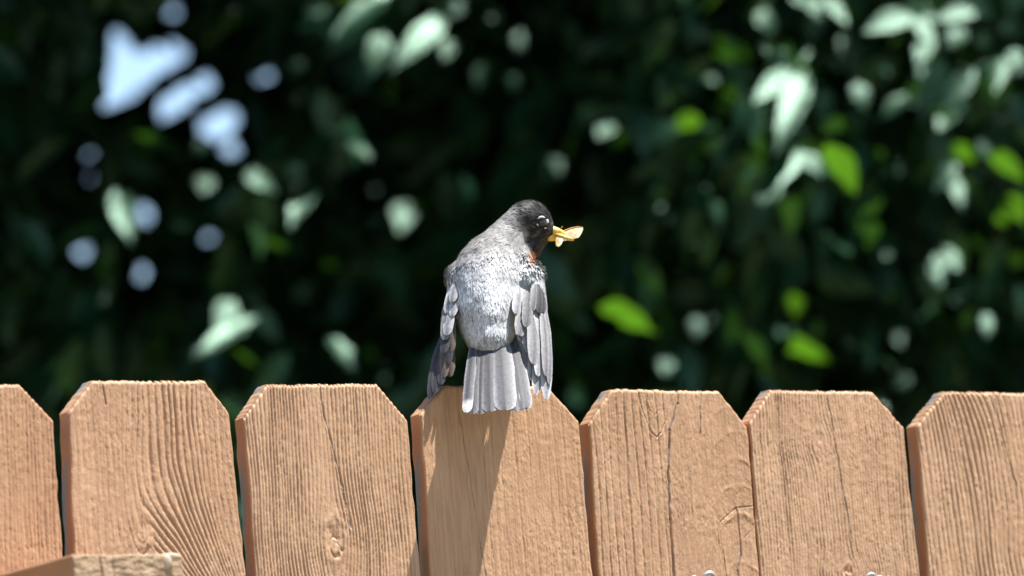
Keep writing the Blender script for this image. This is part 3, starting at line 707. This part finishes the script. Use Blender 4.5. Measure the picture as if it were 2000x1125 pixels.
# ------------------------------------------------------------------ insect in the bill
m = Mat("insect_wing")
c = m.ramp(m.noise(400, 4, (1, 1, 1)), [(0.3, (0.40, 0.27, 0.10)), (0.7, (0.66, 0.54, 0.33))])
pr = m.principled(c, 0.4, 0.5); tr = m.n("ShaderNodeBsdfTranslucent"); tr.inputs[0].default_value = (0.7, 0.55, 0.3, 1)
mx = m.n("ShaderNodeMixShader"); mx.inputs[0].default_value = 0.35; m.l(pr.outputs[0], mx.inputs[1]); m.l(tr.outputs[0], mx.inputs[2]); IW = m.done(mx)
IB = mat_simple("insect_body", (0.50, 0.36, 0.10), 0.5, 0.4, 500, 0.4)
IV = mat_simple("insect_vein", (0.42, 0.20, 0.05), 0.5, 0.4)
bug = empty("caught_insect", Q(1098, 462, .013))
tag(bug, "pale winged insect clamped crosswise in the bird's yellow bill", "insect")
obj("abdomen", mesh_data("abdomen", *tube([Q(1086, 458, .0105), Q(1095, 461, .0098), Q(1106, 465, .0100), Q(1118, 468, .0105), Q(1122, 468.5, .0108)], [.0010, .0019, .0018, .0012, .0003], 10), IB), bug)
def flat_wing(outline, d0, d1, name, fold=0.0006):
    pts = np.array([Q(x, y, (d0 + (466 - y) * 0.28) / 1000) for i, (x, y) in enumerate(outline)])
    n = len(pts); cen = pts.mean(0) - FH * fold
    V = np.concatenate([pts, pts + FH * 0.0003, [cen, cen + FH * 0.0003]])
    Fc = [[i, (i + 1) % n, 2 * n] for i in range(n)] + [[n + (i + 1) % n, n + i, 2 * n + 1] for i in range(n)] + [[i, n + i, n + (i + 1) % n, (i + 1) % n] for i in range(n)]
    return obj(name, mesh_data(name, V, Fc, IW, False), bug)
flat_wing([(1096, 457), (1104, 450), (1116, 445.5), (1128, 443), (1138, 443.5), (1139, 448), (1135, 457), (1130, 464), (1122, 466), (1110, 464), (1100, 463)], 9.5, 10.5, "wing")
flat_wing([(1090, 457), (1098, 463), (1100, 470), (1096, 478), (1091, 482), (1086, 480), (1085, 468)], 8.2, 9.5, "wing")
obj("wing_vein", mesh_data("wing_vein", *tube([Q(1095, 457.5, .0118), Q(1104, 450, .0136), Q(1116, 445.5, .0149), Q(1128, 443, .0156), Q(1137, 443.4, .0155)], [.0006, .0006, .0005, .0004, .0002], 6), IV), bug)
flat_wing([(1096, 466), (1102, 466.5), (1107, 467), (1106, 470), (1099, 471)], 9.2, 9.2, "wing")
obj("antenna", mesh_data("antenna", *tube([Q(1093, 450, .0115), Q(1096, 445, .011), Q(1099, 442, .011)], [.0003, .00025, .0001], 6), IB), bug)

# ------------------------------------------------------------------ tree behind the fence
tree_root = Q(-60, 900, 3.6); tree_root[2] = 0.0
tree = empty("leafy_tree", tree_root)
tag(tree, "dark dense leafy tree in shade behind the fence, sky glinting through", "tree")

def limb(name, pts, radii, seg=12, parent=tree, wob=0.06):
    st = spline([list(p) + [r] for p, r in zip(pts, radii)], len(pts) * 6)
    V, Fc = tube(st[:, :3], st[:, 3], seg)
    n = vnoise(V[:, 2] * 9 + V[:, 0] * 14, V[:, 1] * 14 + V[:, 0] * 5, 21)[:, None]
    c = np.repeat(st[:, :3], seg, 0); V = V + (V - c) * n * wob * 3
    return obj(name, mesh_data(name, V, Fc, BARK), parent)
DT = 3.6
sc_ = lambda px, d: px * PXS * (DIST + d)      # size in metres of px pixels at depth d
tp = [Q(px, py, DT) for px, py in ((-20, 700), (5, 480), (90, 230), (132, 20), (160, -260), (190, -700))]
low = tree_root.copy(); mid = (low + tp[0]) / 2 + RH * 0.03
limb("trunk", [low, mid] + tp, [0.15, 0.10] + [sc_(r, DT) for r in (95, 86, 95, 96, 88, 70)], 18)
BR_ = [([(100, 275), (250, 217), (340, 160), (430, 112), (560, 40), (760, -120)], [30, 20, 18, 17, 14, 8], 3.6),
       ([(20, 420), (200, 310), (330, 246), (450, 186), (600, 150), (800, 110)], [26, 17, 15, 13, 11, 7], 3.7),
       ([(100, 640), (420, 520), (800, 470), (1200, 420), (1500, 330), (1900, 120)], [26, 22, 18, 15, 12, 7], 4.6),
       ([(1180, 330), (1300, 375), (1400, 430), (1520, 500), (1620, 590)], [6, 10, 11, 8, 4], 3.4),
       ([(160, 20), (500, -180), (1000, -320), (1600, -420)], [40, 34, 26, 14], 3.2),
       ([(1560, -200), (1585, -30), (1592, 120), (1600, 260), (1585, 420)], [12, 9, 8, 6, 3], 2.6)]
for pts, rad, d in BR_:
    limb("branch", [Q(x, y, d + 0.05 * i) for i, (x, y) in enumerate(pts)], [sc_(r, d) for r in rad], 10)

# gaps in the crown where the sky shows
HOLES = [[(222, 72), (240, 84), (268, 116), (270, 150), (260, 176), (226, 204), (202, 202)], [(286, 140), (290, 114), (315, 106), (350, 104), (336, 122), (302, 144)],
         [(316, 222), (322, 208), (362, 176), (408, 156), (404, 168), (370, 196), (334, 222)],
         [(400, 256), (420, 244), (444, 228), (458, 228), (456, 236), (438, 246), (412, 260)]]
def disc(x, y, r, n=10): return [(x + r * math.cos(2 * math.pi * i / n), y + r * math.sin(2 * math.pi * i / n)) for i in range(n)]
HOLES += [disc(338, 25, 2), disc(522, 155, 7), disc(455, 295, 2), disc(172, 316, 4), disc(172, 338, 5), disc(282, 418, 7), disc(161, 500, 5), disc(278, 535, 4), disc(408, 467, 2)]
def in_poly(q, poly):
    x, y = q[..., 0], q[..., 1]; ins = np.zeros(x.shape, bool); n = len(poly)
    for i in range(n):
        (xa, ya), (xb, yb) = poly[i], poly[(i + 1) % n]
        if ya == yb: continue
        ins ^= ((ya > y) != (yb > y)) & (x < (xb - xa) * (y - ya) / (yb - ya) + xa)
    return ins

# single leaves that can be told apart: base px, tip px, width px, depth, how they are turned
#   's' glossy top turned to throw the sun at the viewer, 'd' lit but turned away, 't' sun coming through, 'n' in shade
LV = [((765, -14), (648, 48), 46, 2.3, 's'), ((758, 18), (632, 98), 42, 2.3, 'd'), ((748, 62), (728, 142), 46, 2.2, 's'), ((872, 28), (768, 118), 46, 2.2, 's'), ((880, 8), (836, 42), 34, 2.3, 'd'), ((640, 10), (600, 25), 26, 2.4, 'd'),
      ((888, 68), (870, 108), 36, 2.6, 'd'), ((905, 0), (880, 30), 30, 2.6, 'd'), ((905, 345), (928, 398), 36, 2.6, 'd'), ((612, 345), (568, 424), 44, 2.3, 's'), ((470, 335), (548, 368), 40, 2.3, 's'), ((585, 322), (562, 352), 30, 2.5, 'd'),
      ((505, 622), (368, 680), 38, 2.3, 'd'), ((455, 585), (425, 632), 40, 2.4, 'd'), ((498, 600), (548, 668), 32, 2.4, 'd'), ((510, 575), (470, 590), 34, 2.7, 'd'), ((228, 372), (258, 456), 46, 2.4, 's'), ((590, 118), (565, 142), 28, 2.5, 'd'),
      ((400, 275), (380, 300), 30, 2.6, 's'), ((400, 345), (398, 372), 34, 2.9, 'd'), ((580, 560), (605, 580), 36, 2.8, 'd'), ((735, 415), (738, 450), 34, 2.9, 'd'), ((790, 390), (785, 445), 44, 2.8, 'd'), ((735, 365), (728, 385), 30, 3.0, 'd'),
      ((1008, 60), (1015, 100), 40, 3.0, 'd'), ((1195, 240), (1170, 262), 32, 2.6, 's'), ((1085, 308), (1095, 335), 34, 2.7, 'd'), ((1322, 238), (1258, 284), 42, 2.2, 's'), ((1368, 228), (1312, 248), 30, 2.2, 't'), ((1450, 262), (1400, 320), 60, 2.3, 'n'),
      ((1400, 205), (1440, 235), 34, 2.5, 'd'), ((1575, 140), (1520, 268), 48, 2.0, 's'), ((1552, 132), (1474, 186), 38, 2.05, 's'), ((1540, 95), (1500, 150), 40, 2.1, 'd'), ((1590, 155), (1580, 200), 26, 2.1, 'd'), ((1612, 170), (1606, 250), 30, 2.2, 'd'),
      ((1566, 286), (1490, 368), 44, 2.0, 's'), ((1568, 298), (1610, 340), 34, 2.05, 's'), ((1615, 280), (1676, 364), 42, 2.0, 't'), ((1522, 362), (1486, 394), 34, 2.2, 's'), ((1400, 130), (1480, 150), 36, 2.3, 'n'), ((1370, 150), (1400, 155), 26, 2.5, 'd'),
      ((1480, 20), (1514, 66), 36, 2.2, 's'), ((1578, -8), (1606, 36), 30, 2.1, 's'), ((1608, -8), (1658, 40), 28, 2.1, 's'), ((1545, -10), (1575, 8), 24, 2.2, 's'), ((1782, 26), (1692, 52), 44, 2.0, 's'), ((1784, 30), (1830, 88), 32, 2.05, 's'),
      ((1888, -20), (1938, 34), 36, 2.0, 's'), ((1986, -20), (1976, 38), 32, 2.0, 's'), ((1965, 40), (1985, 70), 34, 2.1, 'd'), ((1880, 55), (1855, 90), 36, 2.1, 's'), ((1905, 65), (1935, 90), 28, 2.2, 'd'), ((1810, 85), (1795, 115), 32, 2.2, 's'),
      ((1902, 132), (1842, 214), 38, 2.0, 's'), ((1842, 112), (1798, 234), 46, 2.05, 'd'), ((1956, 112), (1950, 170), 30, 2.0, 's'), ((1930, 120), (1920, 150), 28, 2.1, 'd'), ((1980, 95), (1990, 140), 30, 2.1, 's'), ((1912, 15), (1830, 30), 34, 2.2, 'd'),
      ((1672, 160), (1692, 208), 34, 2.1, 's'), ((1640, 70), (1660, 95), 30, 2.4, 'd'), ((1660, 65), (1670, 165), 40, 2.3, 'n'), ((1630, 95), (1645, 135), 28, 2.4, 'd'), ((1800, 130), (1808, 155), 34, 2.3, 's'), ((1870, 195), (1895, 230), 24, 2.2, 'd'),
      ((1860, 342), (1882, 400), 26, 2.1, 's'), ((1868, 316), (1828, 368), 30, 2.1, 'd'), ((1740, 312), (1762, 340), 26, 2.2, 's'), ((1846, 480), (1874, 524), 26, 2.1, 's'), ((1926, 610), (1930, 658), 22, 2.0, 's'), ((1988, 552), (2004, 636), 28, 2.0, 's'),
      ((1860, 284), (1908, 312), 30, 2.2, 't'), ((1930, 296), (2008, 346), 34, 2.1, 't'), ((1962, 380), (2004, 430), 38, 2.1, 't'), ((1920, 272), (1925, 310), 24, 2.2, 's'), ((1830, 300), (1810, 345), 30, 2.4, 'd'), ((1950, 420), (1962, 440), 20, 2.4, 't'),
      ((1168, 600), (1294, 634), 48, 2.2, 't'), ((1550, 572), (1558, 618), 22, 2.5, 't'), ((1500, 662), (1644, 694), 36, 2.4, 't'), ((1300, 700), (1302, 730), 32, 2.4, 's'), ((1410, 510), (1395, 545), 34, 2.7, 'd'), ((1365, 620), (1360, 655), 36, 2.8, 'd'),
      ((1815, 340), (1835, 480), 44, 2.3, 'n'), ((1765, 340), (1760, 470), 46, 2.5, 'n'), ((1600, 330), (1575, 450), 56, 2.4, 'n'), ((1650, 250), (1620, 300), 40, 2.3, 'n'), ((1700, 210), (1780, 330), 50, 2.6, 'n'), ((880, 270), (740, 300), 60, 2.9, 'n'),
      ((1130, 330), (1100, 420), 50, 2.9, 'n'), ((1400, 560), (1280, 590), 50, 2.6, 'n'), ((950, 120), (930, 170), 34, 2.5, 'd'), ((1000, 145), (1010, 180), 30, 2.6, 'd'), ((850, 560), (790, 600), 44, 2.8, 'n'), ((1985, 490), (1982, 520), 22, 2.3, 't'),
      ((1770, 730), (1750, 755), 30, 2.8, 'd'), ((1760, 650), (1765, 675), 28, 2.9, 'd'), ((1455, 25), (1380, 60), 40, 2.8, 'n'), ((330, 530), (395, 545), 30, 2.8, 'n'), ((1110, 770), (1150, 780), 40, 2.6, 'd'), ((690, 560), (640, 640), 46, 2.7, 'n')]

def leaf_mesh(n=7, w=1.0, fold=0.20, droop=0.18, seed=0):
    """a pointed oval leaf of length 1 along +X, blade folded along the midrib, +Z its glossy face"""
    V, Fc = [], []
    for i in range(n + 1):
        t = i / n; hw = 0.52 * w * (math.sin(math.pi * t ** 0.74) ** 1.05) if 0 < t < 1 else 0.004
        z = -droop * t * t
        for s in (-1, -0.5, 0, 0.5, 1): V.append((t, s * hw, z + fold * abs(s) * hw * 1.2 - 0.10 * hw * s * s + 0.02 * math.sin(t * 17 + s * 3 + seed)))
    for i in range(n):
        for j in range(4): Fc.append([i * 5 + j, (i + 1) * 5 + j, (i + 1) * 5 + j + 1, i * 5 + j + 1])
    return np.array(V), Fc
leafdata, backlitdata = {}, {}
for wr in (0.3, 0.38, 0.46, 0.55, 0.68, 0.85):
    V, Fc = leaf_mesh(7, wr, seed=wr * 10); V = V - 0; leafdata[wr] = mesh_data("leaf", V, Fc, LEAF); backlitdata[wr] = mesh_data("leaf", V, Fc, BACKLIT)
def place_leaf(b, t, wm, nrm, backlit=False):
    b, t = np.asarray(b), np.asarray(t); ax = t - b; L = np.linalg.norm(ax); ax /= L
    nz = unit(nrm - ax * np.dot(nrm, ax)); ny = np.cross(nz, ax)
    wr = min(leafdata, key=lambda r: abs(r - wm / L)); f = wm / L / wr
    o = bpy.data.objects.new("leaf", (backlitdata if backlit else leafdata)[wr]); col.objects.link(o)
    o.parent = tree; M = Matrix.Identity(4)
    for r in range(3):
        M[r][0], M[r][1], M[r][2], M[r][3] = ax[r] * L, ny[r] * L * f, nz[r] * L, b[r] - tree_root[r]
    o.matrix_basis = M; return o
lit_pts, placed_boxes = [], []
for (b, t, wd, d, kind) in LV:
    c0 = Q((b[0] + t[0]) / 2, (b[1] + t[1]) / 2, d)
    view = unit(CAM - c0); half = unit(view + SUN)
    if kind == 's': nrm = half + 0.16 * rng.normal(size=3)
    elif kind == 'd': nrm = unit(half + 0.35 * rng.normal(size=3) + 0.25 * view)
    elif kind == 't': nrm = unit(SUN - 0.9 * view + 0.1 * rng.normal(size=3))     # glossy face up, under side seen
    else: nrm = unit(view + 0.5 * Zv + 0.4 * rng.normal(size=3))
    B0 = Q(b[0], b[1], d)
    # the leaf lies in its own plane: run the tip along its pixel ray to that plane
    r = ray(*t); nd = np.dot(r, nrm)
    T0 = Q(t[0], t[1], d)
    if abs(nd) > 0.12:
        s = np.dot(B0 - CAM, nrm) / nd; T1 = CAM + r * s
        if np.linalg.norm(T1 - B0) < 2.2 * np.linalg.norm(T0 - B0): T0 = T1
    wm = wd * PXS * (DIST + d)
    if kind == 's' or kind == 'd': wm *= 1.12
    if kind == 't': wm *= 1.5
    place_leaf(B0, T0, wm, nrm, kind == 't')
    lit_pts.append(((B0 + T0) / 2, 0.5 * max(wm, 0.6 * np.linalg.norm(T0 - B0)), kind))

# sprays of leaves through the crown
CRC = REF + FH * 5.2; CRC[2] = 3.9
CRR = np.array([4.3, 4.3, 3.1])
def in_crown(p, grow=1.0):
    q = (p - CRC) / (CRR * grow)
    return (q ** 2).sum(-1) + 0.16 * np.sin(p[..., 0] * 2.3 + 1) * np.sin(p[..., 1] * 2.1) + 0.12 * np.sin(p[..., 2] * 3.1 + p[..., 0]) < 1
def sprays(n, sampler, lmin, lmax, per):
    """twigs of alternate leaves; returns base, axis, normal, length, width of every leaf, and the twigs"""
    c = sampler(n); n = len(c)
    d = rng.normal(size=(n, 3)); d[:, 2] = d[:, 2] * 0.5 - 0.35; d /= np.linalg.norm(d, axis=1)[:, None]
    out = []
    L = rng.uniform(lmin, lmax, (n, per)); 
    for j in range(per):
        tpos = (j + 0.5) / per
        st = L.mean(1) * per * 0.42
        base_ = c + d * (tpos * st)[:, None]; base_[:, 2] -= 0.25 * st * tpos ** 2
        side_ = rng.normal(size=(n, 3)); side_ -= d * (side_ * d).sum(1)[:, None]; side_ /= np.linalg.norm(side_, axis=1)[:, None]
        side_[:, 2] *= 0.4
        ax = d * 0.55 + side_ * 0.8; ax[:, 2] -= 0.45; ax /= np.linalg.norm(ax, axis=1)[:, None]
        nr = np.repeat(Zv[None], n, 0) + 0.55 * rng.normal(size=(n, 3)); nr -= ax * (nr * ax).sum(1)[:, None]; nr /= np.linalg.norm(nr, axis=1)[:, None]
        out.append((base_, ax, nr, L[:, j], L[:, j] * rng.uniform(0.36, 0.5, n)))
    return [np.concatenate([o[i] for o in out]) for i in range(5)]
def frustum_sampler(dmin, dmax, mx):
    def f(n):
        d = dmin + (dmax - dmin) * rng.random(n) ** 1.0
        px = rng.uniform(-mx, 2000 + mx, n); py = rng.uniform(-mx * 0.8, 800 + mx * 0.3, n)
        rr = F + Rv * ((px - 1000) * PXS)[:, None] - Uv * ((py - 562.5) * PXS)[:, None]
        s = (d - np.dot(CAM - REF, FH)) / (rr @ FH); return CAM + rr * s[:, None]
    return f
def crown_sampler(n):
    u = rng.normal(size=(n, 3)); u /= np.linalg.norm(u, axis=1)[:, None]; r = rng.random(n) ** (1 / 4.5)
    p = CRC + u * r[:, None] * CRR
    p = p[in_crown(p)]; q, z = proj(p); inside = (q[:, 0] > -250) & (q[:, 0] < 2250) & (q[:, 1] > -250) & (q[:, 1] < 900)
    return p[~inside]
A1 = sprays(3600, frustum_sampler(2.3, 6.6, 420), 0.050, 0.085, 9)
A2 = sprays(8500, crown_sampler, 0.10, 0.16, 7)
LB, LA, LN, LL, LW = [np.concatenate([a, b]) for a, b in zip(A1, A2)]
# shade canopy straight above the part of the crown in view
def lid_sampler(n):
    p = np.empty((n, 3)); a = rng.uniform(-1.3, 1.9, n); d = rng.uniform(1.2, 6.0, n)
    p[:] = REF + RH * a[:, None] + FH * d[:, None]; p[:, 2] = 2.95 + 0.10 * (d - 1.2) + rng.uniform(0, 1.6, n) ** 1.0 + 0.0
    return p
A3 = sprays(6500, lid_sampler, 0.09, 0.14, 8)
def window_sampler(x0_, x1_, y0_, y1_, d0_, d1_):
    def f(n):
        px = rng.uniform(x0_, x1_, n); py = rng.uniform(y0_, y1_, n); d = rng.uniform(d0_, d1_, n)
        rr = F + Rv * ((px - 1000) * PXS)[:, None] - Uv * ((py - 562.5) * PXS)[:, None]
        return CAM + rr * ((d - np.dot(CAM - REF, FH)) / (rr @ FH))[:, None]
    return f
# fine twigs round the trunk, and the younger shoots of the sunnier right-hand side
A4 = sprays(900, window_sampler(120, 640, -60, 600, 3.3, 4.3), 0.028, 0.050, 8)
A5 = sprays(150, window_sampler(1250, 2080, -90, 380, 1.95, 2.6), 0.034, 0.060, 8)
LB, LA, LN, LL, LW = [np.concatenate(z_) for z_ in zip((LB, LA, LN, LL, LW), A3, A4, A5)]
LS = np.cross(LN, LA)
mid_ = LB + LA * (LL * .5)[:, None]
ok = mid_[:, 2] > 0.5
# the canopy is thinner above the right-hand side, so more sun comes down there
qm, zm = proj(mid_); above = (qm[:, 1] < -60) | (qm[:, 0] > 2080)
up_ = (mid_[:, 2] - 2.5) / SUN[2]; lat = (mid_ - REF) @ RH - up_ * (SUN @ RH); dd = (mid_ - REF) @ FH - up_ * (SUN @ FH)
lx = 965 + lat / (PXS * (DIST + np.maximum(dd, 0)))
thin = above & (mid_[:, 2] > 2.4) & (dd > 1.2) & (dd < 2.5) & (lx > 1330) & (lx < 2150)
ok &= ~(thin & (vnoise(lat * 9, dd * 9, 77) > 0.05) & (rng.random(len(mid_)) < 0.85))
ok &= (mid_ - REF) @ FH > 1.1
big = LL > 0.0875
# leave the sky gaps open, and the sun and the view free for the single leaves
key = [LB, LB + LA * LL[:, None], mid_ + LS * (LW * .5)[:, None], mid_ - LS * (LW * .5)[:, None], mid_, LB + LA * (LL * .25)[:, None], LB + LA * (LL * .75)[:, None]]
for kp in key:
    q, z = proj(kp)
    for h in HOLES: ok &= ~in_poly(q, h)
    ok &= ~(big & (q[:, 0] > -60) & (q[:, 0] < 2060) & (q[:, 1] > -60) & (q[:, 1] < 820) & (z < DIST + 5.6))
qa, za = proj(LB); qb, _ = proj(LB + LA * LL[:, None]); hw = LW * 0.5 / PXS / za
for h in HOLES:
    h = np.array(h); 
    for hc in (h if len(h) != 10 else [h.mean(0)]):
        hr = 2.0 if len(h) != 10 else np.linalg.norm(h[0] - hc)
        ab = qb - qa; t = np.clip(((hc - qa) * ab).sum(1) / ((ab ** 2).sum(1) + 1e-6), 0, 1)
        ok &= np.linalg.norm(qa + ab * t[:, None] - hc, axis=1) > hr + hw * 0.85
for c0, r0, kind in lit_pts:
    for dirn, use, rad in ((SUN, kind in 'sdt', r0 * (1.1 if kind != 'd' else 0.55)), (unit(CAM - c0), True, r0 * 0.85)):
        if not use: continue
        v = mid_ - c0; s = v @ dirn; dist = np.linalg.norm(v - s[:, None] * dirn, axis=1)
        cand = np.nonzero((s > 0.01) & (dist < rad + 0.6 * LL) & ok)[0]
        hit = np.zeros(len(cand), bool)
        for tt in np.linspace(0, 1, 9):
            v = LB[cand] + LA[cand] * (LL[cand] * tt)[:, None] - c0; s = v @ dirn
            hit |= np.linalg.norm(v - s[:, None] * dirn, axis=1) < rad * 0.7 + 0.33 * LW[cand]
        ok[cand[hit]] = False
LB, LA, LN, LL, LW, LS = [a[ok] for a in (LB, LA, LN, LL, LW, LS)]
# the biggest-showing of the rest become single leaves too
q, z = proj(LB + LA * (LL * .5)[:, None])
vis = (q[:, 0] > 0) & (q[:, 0] < 2000) & (q[:, 1] > 0) & (q[:, 1] < 740)
order = np.argsort(np.where(vis, z, 1e9))
pick = order[: 300 - len(LV)]
for i in pick: place_leaf(LB[i], LB[i] + LA[i] * LL[i], LW[i], LN[i])
rest = np.ones(len(LB), bool); rest[pick] = False
LB, LA, LN, LL, LW, LS = [a[rest] for a in (LB, LA, LN, LL, LW, LS)]
nl = len(LB)
m_ = LB + LA * (LL * .5)[:, None]
Vl = np.stack([LB, LB + LA * (LL * .3)[:, None] + LS * (LW * .45)[:, None] + LN * (LW * .1)[:, None], LB + LA * (LL * .68)[:, None] + LS * (LW * .40)[:, None] + LN * (LW * .06)[:, None],
               LB + LA * LL[:, None] - LN * (LL * .1)[:, None], LB + LA * (LL * .68)[:, None] - LS * (LW * .40)[:, None] + LN * (LW * .06)[:, None], LB + LA * (LL * .3)[:, None] - LS * (LW * .45)[:, None] + LN * (LW * .1)[:, None]], 1)
bi = (np.arange(nl) * 6)[:, None]
fq = np.concatenate([bi + np.array([[0, 3, 2, 1]]), bi + np.array([[0, 5, 4, 3]])])
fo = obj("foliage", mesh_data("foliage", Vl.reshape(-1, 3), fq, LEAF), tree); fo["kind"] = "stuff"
print("bulk leaves", nl)

# ------------------------------------------------------------------ wire loops low on the fence
WIRE = mat_simple("galvanised_wire", (0.45, 0.45, 0.44), 0.45, 0.5, 900, 0.35, Metallic=0.6)
def loop_pts(cx, cy, r, a0, a1, n=12, lean=0.0):
    c = P(cx, cy, -0.004); return [c + np.array([r * math.cos(t), -0.002 * math.sin(t) + lean * i / n, r * math.sin(t)]) for i, t in enumerate(np.linspace(a0, a1, n))]
for nm, lab, sets in (("wire_loop", "bent pale wire loop low on the board with arched grain", [(1384, 1132, 0.0050, 0.0017), (1354, 1134, 0.0028, 0.0012)]),
                      ("wire_loop", "knotted pale wire twist low on the board with two small knots", [(1700, 1133, 0.0046, 0.0014), (1716, 1136, 0.0034, 0.0014), (1732, 1135, 0.0024, 0.0012)])):
    prt = []
    for cx, cy, r, th in sets:
        pts = loop_pts(cx, cy, r, -0.9, math.pi + 0.9)
        pts[0][1] = 0.002; pts[-1][1] = 0.002
        prt.append(tube(pts, [th] * len(pts), 8))
    V, Fc, _ = cat_mesh(prt)
    tag(obj(nm, mesh_data(nm, V, Fc, WIRE)), lab, "wire loop")
